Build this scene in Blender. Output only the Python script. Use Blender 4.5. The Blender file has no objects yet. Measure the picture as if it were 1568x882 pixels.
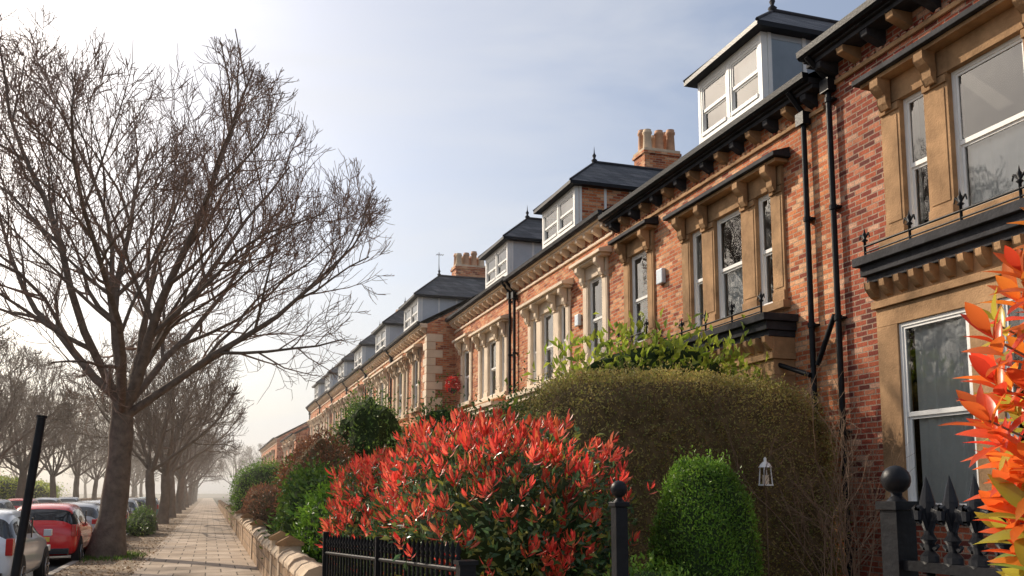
import bpy, math, random
import numpy as np
from mathutils import Vector, Matrix
random.seed(7); rng=np.random.default_rng(7)
C=bpy.context.scene.collection
# ------------------------------------------------------------ materials
def newmat(name):
    m=bpy.data.materials.new(name);m.use_nodes=True
    nt=m.node_tree;nt.nodes.clear()
    o=nt.nodes.new('ShaderNodeOutputMaterial')
    return m,nt,o
def N(nt,t,**k):
    n=nt.nodes.new('ShaderNode'+t)
    for a,b in k.items(): setattr(n,a,b)
    return n
def ramp(nt,stops,interp='LINEAR'):
    r=N(nt,'ValToRGB');r.color_ramp.interpolation=interp
    e=r.color_ramp.elements
    while len(e)<len(stops): e.new(0.5)
    for i,(p,c) in enumerate(stops):
        e[i].position=p;e[i].color=(*c,1)
    return r
def plain(name,col,rough=.7,var=.2,scale=3.,bump=0.,bscale=60.,metal=0.,spec=.5,coat=0.):
    m,nt,o=newmat(name);L=nt.links
    b=N(nt,'BsdfPrincipled');b.inputs['Roughness'].default_value=rough;b.inputs['Metallic'].default_value=metal
    b.inputs['Specular IOR Level'].default_value=spec;b.inputs['Coat Weight'].default_value=coat
    g=N(nt,'NewGeometry')
    n=N(nt,'TexNoise');n.inputs['Scale'].default_value=scale;n.inputs['Detail'].default_value=6;n.inputs['Roughness'].default_value=.65
    L.new(g.outputs['Position'],n.inputs['Vector'])
    r=ramp(nt,[(.3,[c*(1-var) for c in col]),(.7,[min(1,c*(1+var)) for c in col])])
    L.new(n.outputs['Fac'],r.inputs[0]);L.new(r.outputs[0],b.inputs['Base Color'])
    if bump:
        n2=N(nt,'TexNoise');n2.inputs['Scale'].default_value=bscale;n2.inputs['Detail'].default_value=4
        L.new(g.outputs['Position'],n2.inputs['Vector'])
        bp=N(nt,'Bump');bp.inputs['Strength'].default_value=bump;bp.inputs['Distance'].default_value=.02
        L.new(n2.outputs['Fac'],bp.inputs['Height']);L.new(bp.outputs[0],b.inputs['Normal'])
    L.new(b.outputs[0],o.inputs[0]);return m
def brick(name,stops,mortar,bw=.235,rh=.078,ms=.010,dirt=.4,rough=.85,bump=.6,swap=False,off=.5,edge=.25):
    m,nt,o=newmat(name);L=nt.links
    b=N(nt,'BsdfPrincipled');b.inputs['Roughness'].default_value=rough;b.inputs['Specular IOR Level'].default_value=.15
    g=N(nt,'NewGeometry');sp=N(nt,'SeparateXYZ');L.new(g.outputs['Position'],sp.inputs[0])
    cx=N(nt,'CombineXYZ')
    if swap:
        L.new(sp.outputs[0],cx.inputs[0]);L.new(sp.outputs[1],cx.inputs[1])
    else:
        ad=N(nt,'Math',operation='ADD');L.new(sp.outputs[0],ad.inputs[0]);L.new(sp.outputs[1],ad.inputs[1])
        L.new(ad.outputs[0],cx.inputs[0]);L.new(sp.outputs[2],cx.inputs[1])
    wn=N(nt,'TexNoise');wn.inputs['Scale'].default_value=6;L.new(g.outputs['Position'],wn.inputs['Vector'])
    ws=N(nt,'VectorMath',operation='SCALE');L.new(wn.outputs['Color'],ws.inputs[0]);ws.inputs['Scale'].default_value=.012
    wa=N(nt,'VectorMath',operation='ADD');L.new(cx.outputs[0],wa.inputs[0]);L.new(ws.outputs[0],wa.inputs[1])
    t=N(nt,'TexBrick');t.offset=off;t.inputs['Scale'].default_value=1;t.inputs['Brick Width'].default_value=bw;t.inputs['Row Height'].default_value=rh
    t.inputs['Mortar Size'].default_value=ms;t.inputs['Mortar Smooth'].default_value=edge;t.inputs['Bias'].default_value=0
    t.inputs['Color1'].default_value=(0,0,0,1);t.inputs['Color2'].default_value=(1,1,1,1);t.inputs['Mortar'].default_value=(.5,.5,.5,1)
    L.new(wa.outputs[0],t.inputs['Vector'])
    r=ramp(nt,stops,'CONSTANT' if len(stops)>5 else 'LINEAR');L.new(t.outputs['Color'],r.inputs[0])
    mx=N(nt,'MixRGB');L.new(t.outputs['Fac'],mx.inputs[0]);L.new(r.outputs[0],mx.inputs[1]);mx.inputs[2].default_value=(*mortar,1)
    n=N(nt,'TexNoise');n.inputs['Scale'].default_value=.9;n.inputs['Detail'].default_value=8;n.inputs['Roughness'].default_value=.7
    L.new(g.outputs['Position'],n.inputs['Vector'])
    r2=ramp(nt,[(.3,(1-dirt,)*3),(.6,(1.0,)*3)]);L.new(n.outputs['Fac'],r2.inputs[0])
    m2=N(nt,'MixRGB',blend_type='MULTIPLY');m2.inputs[0].default_value=1;L.new(mx.outputs[0],m2.inputs[1]);L.new(r2.outputs[0],m2.inputs[2])
    n3=N(nt,'TexNoise');n3.inputs['Scale'].default_value=45;n3.inputs['Detail'].default_value=3;L.new(g.outputs['Position'],n3.inputs['Vector'])
    r3=ramp(nt,[(.3,(.72,)*3),(.7,(1.15,)*3)]);L.new(n3.outputs['Fac'],r3.inputs[0])
    m3=N(nt,'MixRGB',blend_type='MULTIPLY');m3.inputs[0].default_value=1;L.new(m2.outputs[0],m3.inputs[1]);L.new(r3.outputs[0],m3.inputs[2])
    L.new(m3.outputs[0],b.inputs['Base Color'])
    s=N(nt,'Math',operation='MULTIPLY_ADD');L.new(t.outputs['Fac'],s.inputs[0]);s.inputs[1].default_value=-1.;
    L.new(n3.outputs['Fac'],s.inputs[2])
    bp=N(nt,'Bump');bp.inputs['Strength'].default_value=bump;bp.inputs['Distance'].default_value=.012
    L.new(s.outputs[0],bp.inputs['Height']);L.new(bp.outputs[0],b.inputs['Normal'])
    L.new(b.outputs[0],o.inputs[0]);return m
def leafmat(name,cols,trans=.35,rough=.45,spec=.4,ns=2.2):
    m,nt,o=newmat(name);L=nt.links
    g=N(nt,'NewGeometry');k=len(cols)
    r=ramp(nt,[(i/(k-1),c) for i,c in enumerate(cols)]);L.new(g.outputs['Random Per Island'],r.inputs[0])
    n=N(nt,'TexNoise');n.inputs['Scale'].default_value=ns;n.inputs['Detail'].default_value=4;L.new(g.outputs['Position'],n.inputs['Vector'])
    r2=ramp(nt,[(.32,(.5,.52,.5)),(.68,(1.35,1.3,1.2))]);L.new(n.outputs['Fac'],r2.inputs[0])
    mm=N(nt,'MixRGB',blend_type='MULTIPLY');mm.inputs[0].default_value=1;L.new(r.outputs[0],mm.inputs[1]);L.new(r2.outputs[0],mm.inputs[2])
    b=N(nt,'BsdfPrincipled');b.inputs['Roughness'].default_value=rough;b.inputs['Specular IOR Level'].default_value=spec
    t=N(nt,'BsdfTranslucent');x=N(nt,'MixShader');x.inputs[0].default_value=trans
    L.new(mm.outputs[0],b.inputs['Base Color']);L.new(mm.outputs[0],t.inputs[0])
    L.new(b.outputs[0],x.inputs[1]);L.new(t.outputs[0],x.inputs[2]);L.new(x.outputs[0],o.inputs[0]);return m
M={}
M['brickA']=brick('brick_orange',[(0,(.64,.21,.09)),(.12,(.76,.37,.19)),(.25,(.50,.14,.065)),(.4,(.72,.26,.11)),(.55,(.60,.18,.075)),(.68,(.32,.08,.045)),(.78,(.80,.44,.25)),(.9,(.54,.155,.065))],(.52,.37,.25))
M['brickN']=brick('brick_red',[(0,(.40,.10,.055)),(.14,(.56,.21,.12)),(.27,(.25,.055,.038)),(.42,(.46,.12,.06)),(.56,(.32,.075,.045)),(.68,(.66,.37,.25)),(.76,(.42,.105,.055)),(.88,(.16,.045,.035))],(.42,.31,.23))
M['slate']=brick('slate',[(0,(.055,.06,.07)),(.5,(.09,.095,.105)),(1,(.14,.14,.15))],(.03,.03,.035),bw=.3,rh=.16,ms=.006,bump=.8,rough=.55)
M['flags']=brick('flagstones',[(0,(.40,.31,.23)),(.5,(.48,.38,.29)),(1,(.58,.47,.37))],(.15,.12,.09),bw=.62,rh=.85,ms=.016,swap=True,dirt=.45,bump=.4)
M['wallstone']=brick('garden_wall_stone',[(0,(.36,.24,.15)),(.5,(.48,.33,.21)),(1,(.56,.40,.28))],(.25,.2,.15),bw=.5,rh=.22,ms=.012,bump=.9,dirt=.4)
M['stone']=plain('sandstone',(.37,.225,.12),.9,.45,1.6,.4,40,spec=.15)
M['stoneL']=plain('sandstone_light',(.58,.45,.32),.9,.25,2,.3,40,spec=.2)
M['cream']=plain('cream_painted_stone',(.72,.59,.45),.75,.18,1.5,.15,40,spec=.2)
M['white']=plain('white_paint',(.80,.79,.76),.5,.06,4,spec=.3)
M['grey']=plain('grey_cladding',(.52,.55,.58),.5,.1,2)
M['black']=plain('black_paint',(.012,.013,.016),.42,.3,8,.15,30,spec=.15)
M['slab']=plain('dark_painted_stone',(.04,.04,.045),.75,.5,3,.3,25,spec=.12)
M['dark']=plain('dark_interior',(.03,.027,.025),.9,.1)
M['curt']=plain('curtain_cloth',(.88,.88,.84),.9,.05,5)
M['terra']=plain('terracotta_pot',(.48,.26,.15),.8,.3,3,.2)
M['alarm']=plain('alarm_box_white',(.6,.68,.75),.4,.05)
M['door']=plain('door_paint',(.03,.06,.045),.3,.1)
M['asphalt']=plain('asphalt',(.07,.067,.064),.85,.25,1.2,.5,150)
M['kerb']=plain('kerb_stone',(.33,.29,.25),.8,.25,2,.3,50)
M['verge']=plain('verge_soil',(.23,.165,.105),.95,.5,1.4,.9,30)
M['soil']=plain('garden_soil',(.07,.06,.035),.95,.5,1.2,.9,20)
M['bark']=plain('bark',(.17,.135,.11),.95,.35,5,1.,22,spec=.1)
M['twigbark']=plain('twig_bark',(.27,.19,.15),.95,.25,5,spec=.1)
M['barkfar']=plain('bark_distant',(.18,.135,.105),.95,.25,3,spec=.1)
M['twig']=plain('brown_twig',(.19,.12,.075),.9,.3,3)
def glassmat():
    m,nt,o=newmat('window_glass');L=nt.links
    f=N(nt,'Fresnel');f.inputs['IOR'].default_value=1.9
    g=N(nt,'NewGeometry');n=N(nt,'TexNoise');n.inputs['Scale'].default_value=1.6;L.new(g.outputs['Position'],n.inputs['Vector'])
    bp=N(nt,'Bump');bp.inputs['Strength'].default_value=.05;bp.inputs['Distance'].default_value=.1;L.new(n.outputs['Fac'],bp.inputs['Height'])
    a=N(nt,'BsdfTransparent');a.inputs[0].default_value=(.92,.94,.94,1);b=N(nt,'BsdfGlossy');b.inputs['Roughness'].default_value=.02
    L.new(bp.outputs[0],b.inputs['Normal'])
    x=N(nt,'MixShader');L.new(f.outputs[0],x.inputs[0]);L.new(a.outputs[0],x.inputs[1]);L.new(b.outputs[0],x.inputs[2]);L.new(x.outputs[0],o.inputs[0]);return m
M['glass']=glassmat()
M['carglass']=plain('car_glass',(.02,.025,.03),.05,.1,spec=.8)
M['tyre']=plain('tyre_rubber',(.02,.02,.02),.8,.1)
M['hub']=plain('wheel_alloy',(.45,.45,.46),.3,.1,metal=.8)
M['redlamp']=plain('tail_lamp',(.45,.02,.015),.15,.1)
M['plate']=plain('number_plate',(.7,.55,.08),.4,.05)
for k,c in dict(c_white=(.68,.72,.76),c_red=(.66,.018,.022),c_silver=(.42,.45,.48),c_teal=(.05,.18,.17),c_blue=(.05,.09,.2),c_black=(.02,.02,.025)).items():
    M[k]=plain('car_paint_'+k[2:],c,.25,.03,coat=.8)
M['redflower']=leafmat('red_flowers',[(.5,.02,.02),(.7,.05,.04)])
# ------------------------------------------------------------ mesh builder
class MB:
    def __init__(s): s.v=[];s.f=[];s.m=[];s.mats=[];s.sm=[]
    def mi(s,k):
        if k not in s.mats: s.mats.append(k)
        return s.mats.index(k)
    def add(s,vs,fs,k,smooth=False):
        o=len(s.v);i=s.mi(k);s.v.extend(vs)
        for f in fs: s.f.append([o+a for a in f]);s.m.append(i);s.sm.append(smooth)
    def box(s,x0,x1,y0,y1,z0,z1,k):
        s.add([(x0,y0,z0),(x1,y0,z0),(x1,y1,z0),(x0,y1,z0),(x0,y0,z1),(x1,y0,z1),(x1,y1,z1),(x0,y1,z1)],
              [(0,3,2,1),(4,5,6,7),(0,1,5,4),(1,2,6,5),(2,3,7,6),(3,0,4,7)],k)
    def tube(s,p0,p1,r0,r1,k,n=10,cap=True,smooth=True):
        p0=Vector(p0);p1=Vector(p1);d=(p1-p0).normalized()
        a=d.orthogonal().normalized();b=d.cross(a);vs=[]
        for p,r in((p0,r0),(p1,r1)):
            for i in range(n):
                t=2*math.pi*i/n;vs.append(tuple(p+a*(r*math.cos(t))+b*(r*math.sin(t))))
        fs=[(i,(i+1)%n,n+(i+1)%n,n+i) for i in range(n)]
        s.add(vs,fs,k,smooth)
        if cap: s.add(vs,[tuple(range(n-1,-1,-1)),tuple(range(n,2*n))],k)
    def lathe(s,c,prof,k,n=12):
        vs=[];
        for r,z in prof:
            for i in range(n):
                t=2*math.pi*i/n;vs.append((c[0]+r*math.cos(t),c[1]+r*math.sin(t),c[2]+z))
        fs=[]
        for j in range(len(prof)-1):
            for i in range(n): fs.append((j*n+i,j*n+(i+1)%n,(j+1)*n+(i+1)%n,(j+1)*n+i))
        s.add(vs,fs,k,True)
    def prismY(s,poly,y0,y1,k):
        n=len(poly);vs=[(x,y0,z) for x,z in poly]+[(x,y1,z) for x,z in poly]
        s.add(vs,[(i,(i+1)%n,n+(i+1)%n,n+i) for i in range(n)]+[tuple(range(n)),tuple(range(2*n-1,n-1,-1))],k)
    def build(s,name,parent=None,bevel=0):
        me=bpy.data.meshes.new(name);me.from_pydata(s.v,[],s.f);
        for k in s.mats: me.materials.append(M[k])
        me.polygons.foreach_set('material_index',s.m);me.polygons.foreach_set('use_smooth',s.sm);me.update()
        ob=bpy.data.objects.new(name,me);C.objects.link(ob)
        if parent: ob.parent=parent
        if bevel:
            b=ob.modifiers.new('bevel','BEVEL');b.width=bevel;b.segments=2;b.limit_method='ANGLE'
        return ob
def empty(name):
    e=bpy.data.objects.new(name,None);C.objects.link(e);return e
# ------------------------------------------------------------ house
def sash(P,W,y0,y1,z0,z1,k='white',cur='side'):
    fr=P['windows'];d=W+.03;t=.05
    fr.box(d,d+.11,y0,y0+t,z0,z1,k);fr.box(d,d+.11,y1-t,y1,z0,z1,k)
    fr.box(d+.001,d+.109,y0+t,y1-t,z1-t,z1,k);fr.box(d-.03,d+.11,y0+t,y1-t,z0,z0+.07,k)
    zm=(z0+z1)/2
    fr.box(d+.02,d+.075,y0+t,y1-t,zm-.03,zm+.03,k)
    a,b=y0+t,y1-t
    for (u,v,dx) in((z0+.07,zm-.03,.06),(zm+.03,z1-t,.03)):
        fr.box(d+dx-.015,d+dx+.02,a,a+.04,u,v,k);fr.box(d+dx-.015,d+dx+.02,b-.04,b,u,v,k)
        fr.box(d+dx-.014,d+dx+.019,a+.04,b-.04,v-.035,v,k)
        P['glass'].add([(d+dx,a+.04,u),(d+dx,b-.04,u),(d+dx,b-.04,v-.035),(d+dx,a+.04,v-.035)],[(0,3,2,1)],'glass')
    def drape(ya,yb,za,zb,amp=.03):
        n=max(4,int((yb-ya)/.03));vs=[]
        for i in range(n+1):
            y=ya+(yb-ya)*i/n;x=W+.19+amp*math.sin(i*.95)+random.uniform(-.008,.008);vs+=[(x,y,za),(x,y,zb)]
        P['curtains'].add(vs,[(2*i,2*i+2,2*i+3,2*i+1) for i in range(n)],'curt',True)
    w=y1-y0
    if cur=='side': drape(y0-.1,y0+w*.3,z0,z1);drape(y1-w*.2,y1+.1,z0,z1)
    elif cur=='net': drape(y0-.05,y1+.05,z0,zm+.05,.012)
    elif cur=='full': drape(y0-.05,y1+.05,z0,z1,.03)
    elif cur=='most': drape(y0-.05,y0+w*.9,z0,z1,.03)
    elif cur=='blind': drape(y0-.05,y1+.05,z1-(z1-z0)*.35,z1,.003)
def corbel(mb,W,y,zt,k,w=.16,d=.26,h=.42):
    poly=[(W+.002,zt),(W-d,zt),(W-d,zt-h*.25),(W-d*.75,zt-h*.4),(W-d*.4,zt-h*.55),(W-d*.38,zt-h*.8),(W-d*.15,zt-h),(W+.002,zt-h)]
    mb.prismY(poly,y-w/2,y+w/2,k)
def surround(P,W,yc,lights,half,z0,z1,st,cornk,cur,sill=True,cext=.22,cornh=.33):
    s=P['stone_trim'];L=sorted(lights)
    edges=[-half]
    for a,b in L: edges+=[a,b]
    edges.append(half)
    for i in range(0,len(edges),2):
        a,b=yc+edges[i],yc+edges[i+1]
        s.box(W-.045,W+.14,a,b,z0,z1,st)
        s.box(W-.07,W-.045,a+.002,b-.002,z0,z0+.18,st)
        s.box(W-.075,W-.045,a+.002,b-.002,z1-.12,z1-.02,st)
        if b-a>.16: s.box(W-.056,W-.045,a+.05,b-.05,z0+.24,z1-.18,st)
        corbel(s,W-.1,(a+b)/2,z1+cornh-.0,st,min(.17,b-a),.2,.42)
    s.box(W-.06,W+.14,yc-half,yc+half,z1+.001,z1+cornh-.001,st)
    c=P['cornices'];e=half+cext
    c.box(W-.26,W-.002,yc-e+.08,yc+e-.08,z1+cornh,z1+cornh+.06,st)
    c.box(W-.34,W-.001,yc-e,yc+e,z1+cornh+.062,z1+cornh+.14,cornk)
    c.prismY([(W-.31,z1+cornh+.142),(W-.001,z1+cornh+.142),(W-.001,z1+cornh+.24)],yc-e+.03,yc+e-.03,cornk)
    if sill: s.box(W-.14,W+.13,yc-half-.06,yc+half+.06,z0-.13,z0-.002,st)
    for i,(a,b) in enumerate(L): sash(P,W,yc+a,yc+b,z0,z1,'white',cur[i%len(cur)])
    return [(yc+a,yc+b,z0,z1) for a,b in L]
def wallgrid(mb,W,y0,y1,z0,z1,ops,k):
    ys=sorted(set([y0,y1]+[o[0] for o in ops]+[o[1] for o in ops]));zs=sorted(set([z0,z1]+[o[2] for o in ops]+[o[3] for o in ops]))
    for i in range(len(ys)-1):
        for j in range(len(zs)-1):
            cy=(ys[i]+ys[i+1])/2;cz=(zs[j]+zs[j+1])/2
            if any(o[0]<cy<o[1] and o[2]<cz<o[3] for o in ops): continue
            mb.add([(W,ys[i],zs[j]),(W,ys[i+1],zs[j]),(W,ys[i+1],zs[j+1]),(W,ys[i],zs[j+1])],[(0,3,2,1)],k)
T3=[(-1.38,-.92),(-.46,.46),(.92,1.38)];T1=[(-.44,.44)]
def dormer(P,W,ya,yb,zb,ze,side='grey',lights=2):
    d=P['dormer'];x1=W+3.2;t=.09
    d.box(W,W+.12,ya,ya+t,zb,ze,'white');d.box(W,W+.12,yb-t,yb,zb,ze,'white')
    d.box(W+.001,W+.12,ya+t,yb-t,zb,zb+.16,'white');d.box(W+.001,W+.12,ya+t,yb-t,ze-.12,ze,'white')
    w=(yb-ya-2*t);n=lights
    for i in range(n):
        a=ya+t+w*i/n;b=ya+t+w*(i+1)/n
        if i: d.box(W-.004,W+.12,a-.04,a+.04,zb+.16,ze-.12,'white')
        sash(P,W-.02,a+(.04 if i else 0),b-(.04 if i<n-1 else 0),zb+.16,ze-.12,'white','none' if i else 'blind')
    for yy,dy in((ya,1),(yb,-1)):
        y2=yy+dy*.07
        lo,hi=min(yy,y2),max(yy,y2)
        d.box(W+.121,x1,lo+.004,hi,zb-.1,ze,{'grey':'grey','brick':'brickA','glass':'grey'}[side])
        if dy==1:
            for q in (W+.13,W+.85,W+1.6): d.box(q,q+.07,lo-.02,lo+.003,zb,ze-.001,'white')
            if side=='glass':
                P['glass'].add([(W+.21,lo,zb+.15),(W+1.6,lo,zb+.15),(W+1.6,lo,ze-.1),(W+.21,lo,ze-.1)],[(0,1,2,3)],'glass')
    o=.2;a,b=ya-o,yb+o;xf=W-o;yc=(ya+yb)/2;h=.56*(yb-ya)/2+.42;xr=W+.62*(yb-ya)/2+.35
    d.box(xf,x1+.3,a,b,ze+.001,ze+.09,'black')
    zb2=ze+.092
    d.add([(xf,a,zb2),(xf,b,zb2),(x1+.3,b,zb2),(x1+.3,a,zb2),(xr,yc,zb2+h),(x1+.3,yc,zb2+h)],[(0,4,1),(0,3,5,4),(1,4,5,2),(3,2,5)],'slate')
    d.tube((xr,yc,zb2+h),(x1+.3,yc,zb2+h+.0),.06,.06,'slab',6)
    for q in((xf,a),(xf,b)): d.tube((q[0],q[1],zb2),(xr,yc,zb2+h),.035,.035,'slab',5)
    d.lathe((xr,yc,zb2+h),[(.06,0),(.09,.06),(.03,.12),(.06,.2),(.02,.27),(.0,.5)],'slab',8)
def house(name,y0,y1,W,ez,bk,st,ck,gut,specs,dorm=None,bays=(),door=None,depth=9,overh=.32,side='grey',pipes=(),dlights=2,bl=None):
    P={k:MB() for k in('walls','stone_trim','cornices','windows','glass','curtains','roof','dormer','gutters','door')}
    ops=[]
    for yc,L,half,z0,z1,cur in specs: ops+=surround(P,W,yc,L,half,z0,z1,st,ck,cur)
    s=P['stone_trim']
    for (ya,yb,Wb,zs) in bays:
        c=P['cornices'];yc=(ya+yb)/2;hw=(yb-ya)/2
        kk='slab' if ck=='slab' else ck
        c.box(Wb-.25,W-.002,ya-.1,yb+.1,zs-.12,zs,kk);c.box(Wb-.17,W-.002,ya-.04,yb+.04,zs-.26,zs-.122,kk)
        c.box(Wb-.1,W-.002,ya,yb,zs-.36,zs-.262,kk)
        n=int((yb-ya)/.28)
        for i in range(n+1):
            y=ya+.08+(yb-ya-.16)*i/n;c.prismY([(Wb-.01,zs-.362),(Wb-.16,zs-.362),(Wb-.15,zs-.45),(Wb-.06,zs-.56),(Wb-.01,zs-.58)],y-.055,y+.055,st)
        s.box(Wb-.01,W-.002,ya+.02,yb-.02,zs-.62,zs-.363,st)
        s.box(Wb-.05,W-.003,ya+.0,yb-.0,zs-.72,zs-.622,st)
        zt=zs-.98
        s.box(Wb,W-.003,ya+.04,yb-.04,zt,zs-.722,st)
        zl=1.45;cw=min(.62,hw*.36)
        Ls=bl or [(-hw+.42,-cw-.17),(-cw,cw),(cw+.17,hw-.42)]
        ed=[-hw+.04]
        for a,b in Ls: ed+=[a,b]
        ed.append(hw-.04)
        for i in range(0,len(ed),2): s.box(Wb,Wb+.2,yc+ed[i],yc+ed[i+1],zl,zt-.002,st)
        for a,b in Ls: sash(P,Wb,yc+a,yc+b,zl,zt,'white','most' if bl else 'full')
        s.box(Wb-.06,W-.004,ya,yb,zl-.14,zl-.003,st)
        P['walls'].box(Wb+.02,W-.005,ya+.04,yb-.04,0,zl-.142,bk)
        s.box(Wb+.2,W-.004,ya+.04,ya+.14,zl,zt-.003,st);s.box(Wb+.2,W-.004,yb-.14,yb-.04,zl,zt-.003,st)
        ops.append((ya+.3,yb-.3,zl,zt))
    if door:
        yc=door;D=P['door']
        s.box(W-.12,W+.1,yc-.85,yc-.55,.3,3.1,st);s.box(W-.12,W+.1,yc+.55,yc+.85,.3,3.1,st)
        s.box(W-.13,W+.1,yc-.85,yc+.85,3.102,3.5,st);P['cornices'].box(W-.4,W-.002,yc-1.05,yc+1.05,3.502,3.66,ck)
        corbel(s,W-.12,yc-.7,3.5,st);corbel(s,W-.12,yc+.7,3.5,st)
        D.box(W+.12,W+.18,yc-.5,yc+.5,.3,2.4,'door');sash(P,W+.02,yc-.5,yc+.5,2.45,3.1,'white','none')
        for a in(-.38,.05):
            for z in(.5,1.35): D.box(W+.105,W+.12,yc+a,yc+a+.33,z,z+.7,'door')
        for i in range(2): D.box(W-.9+.35*i,W,yc-.8,yc+.8,0,.15*(i+1),'stoneL')
        ops.append((yc-.55,yc+.55,.3,3.1))
    w=P['walls']
    wallgrid(w,W,y0,y1,0,ez-.05,ops,bk)
    xb=W+depth
    w.add([(xb,y0,0),(xb,y1,0),(xb,y1,ez),(xb,y0,ez)],[(0,1,2,3)],bk)
    xr=W+4.6;sl=.56;zr=ez+(xr-W+overh)*sl-.1
    for yy in(y0+.002,y1-.002): w.add([(W,yy,0),(xb,yy,0),(xb,yy,ez-.05),(xr,yy,zr-.12),(W,yy,ez-.05)],[(0,1,2,3,4)],bk)
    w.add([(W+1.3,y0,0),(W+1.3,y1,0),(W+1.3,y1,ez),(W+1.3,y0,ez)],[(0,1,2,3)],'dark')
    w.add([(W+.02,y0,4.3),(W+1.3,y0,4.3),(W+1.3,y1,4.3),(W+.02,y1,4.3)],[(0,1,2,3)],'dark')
    r=P['roof']
    r.add([(W-overh,y0,ez),(W-overh,y1,ez),(xr,y1,zr),(xr,y0,zr),(xb+.2,y1,ez),(xb+.2,y0,ez)],[(0,3,2,1),(3,5,4,2)],'slate')
    r.tube((xr,y0,zr+.02),(xr,y1,zr+.02),.09,.09,'terra',6)
    G=P['gutters'];xo=W-overh
    G.prismY([(xo-.10,ez+.03),(xo+.02,ez+.03),(xo+.02,ez-.1),(xo-.05,ez-.1),(xo-.09,ez-.06)],y0+.003,y1-.003,gut)
    c=P['cornices'];kc=ck
    c.box(xo+.022,W-.001,y0+.002,y1-.002,ez-.13,ez-.03,kc);c.box(xo+.08,W-.001,y0+.002,y1-.002,ez-.2,ez-.132,kc)
    n=int((y1-y0)/.52)
    for i in range(n):
        y=y0+.26+(y1-y0)*i/n
        c.prismY([(W-.001,ez-.202),(xo+.09,ez-.202),(xo+.1,ez-.29),(W-.08,ez-.37),(W-.001,ez-.4)],y-.07,y+.07,st if ck=='slab' and i%2 else kc)
    c.box(W-.05,W-.002,y0+.002,y1-.002,ez-.53,ez-.46,st)
    nb=int((y1-y0)/.157)
    for i in range(nb):
        y=y0+.05+i*.157;w.box(W-.035,W-.001,y,y+.075,ez-.455,ez-.405,bk)
    if dorm: dormer(P,W+.02,dorm[0],dorm[1],dorm[2],dorm[3],side,dlights)
    for y in pipes:
        G.tube((W-.09,y,0),(W-.09,y,ez-.42),.045,.045,'black',10)
        G.tube((W-.09,y,ez-.42),(xo-.04,y,ez-.1),.045,.045,'black',10)
        for z in np.arange(.8,ez-.5,1.7): G.tube((W-.09,y,z),(W-.09,y,z+.07),.062,.062,'black',10);G.box(W-.09,W-.001,y-.09,y+.09,z+.02,z+.05,'black')
        G.box(W-.17,W-.02,y-.1,y+.1,ez-.62,ez-.42,'black')
    e=empty(name)
    for k,mb in P.items():
        if mb.f: mb.build(k,e,.008 if k in('stone_trim','cornices') and y0<30 else 0)
    return e
def chimney(e,x0,x1,y0,y1,zb,zt,n,bk='brickA',ph=.7):
    m=MB();m.box(x0,x1,y0,y1,zb,zt-.2,bk);m.box(x0-.05,x1+.05,y0-.05,y1+.05,zt-.198,zt-.1,bk);m.box(x0-.02,x1+.02,y0-.02,y1+.02,zt-.098,zt,'stoneL')
    for i in range(n):
        for yy in(.27,.73):
            x=x0+(x1-x0)*(i+.5)/n;y=y0+(y1-y0)*yy;h=ph*random.uniform(.75,1.05);kk='terra' if (i*2+(yy>.5))%3 else 'stoneL'
            m.lathe((x,y,zt),[(.17,0),(.15,.1),(.13,h*.75),(.16,h*.8),(.16,h*.9),(.13,h*.92),(.14,h),(.09,h),(.09,h-.3)],kk,12)
    m.build('chimney',e)
def aerial(e,x,y,z,h=1.6):
    m=MB();m.tube((x,y,z),(x,y,z+h),.015,.012,'slab',6);m.tube((x-.12,y,z+h-.1),(x+.2,y,z+h-.1),.01,.01,'slab',5)
    for i in range(4): m.tube((x-.1+i*.09,y-.15,z+h-.1),(x-.1+i*.09,y+.15,z+h-.1),.007,.007,'slab',4)
    m.build('tv_aerial',e)
hN=house('brick_terrace_house',3.6,11.4,8.9,8.38,'brickN','stone','slab','black',
   [(8.35,[(-1.45,-1.0),(-.58,.58),(1.0,1.45)],1.82,5.12,7.05,['side','net','side']),(4.9,T1,.74,5.0,7.0,['net'])],bays=[(6.5,10.2,8.6,4.86)],overh=.42,pipes=(11.22,),depth=10,bl=[(-1.42,-.22),(.22,1.42)])
hA=house('brick_terrace_house',11.4,19.3,8.9,8.1,'brickA','stone','slab','black',
   [(14.28,T3,1.72,4.78,6.75,['side','net','full']),(17.98,T1,.74,4.9,6.95,['side'])],dorm=(13.1,15.3,8.4,9.72),bays=[(12.4,16.1,8.5,4.5)],door=18.0,side='glass',pipes=(11.86,))
hB=house('brick_terrace_house',19.3,26.7,8.9,8.28,'brickA','cream','cream','slab',
   [(20.4,T1,.75,4.88,6.95,['side']),(23.75,T3,1.68,4.75,6.7,['side','full','net'])],dorm=(21.8,24.3,8.6,9.75),bays=[(22,25.6,8.5,4.5)],door=20.4,side='brick',pipes=(26.55,))
hC=house('brick_terrace_house',26.7,34.2,8.9,8.35,'brickA','cream','cream','slab',
   [(29.1,T3,1.68,4.85,6.75,['side','net','side']),(32.4,T1,.75,4.95,6.9,['net'])],dorm=(27.6,30.1,8.65,9.8),bays=[(27.3,30.9,8.5,4.5)],door=32.4,side='grey',pipes=(27.0,))
chimney(hB,13.3,14.6,26.35,27.15,10.5,13.05,3,ph=.8)
chimney(hN,13.0,14.2,11.1,11.8,10,12.2,3)
hs=[]
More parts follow.
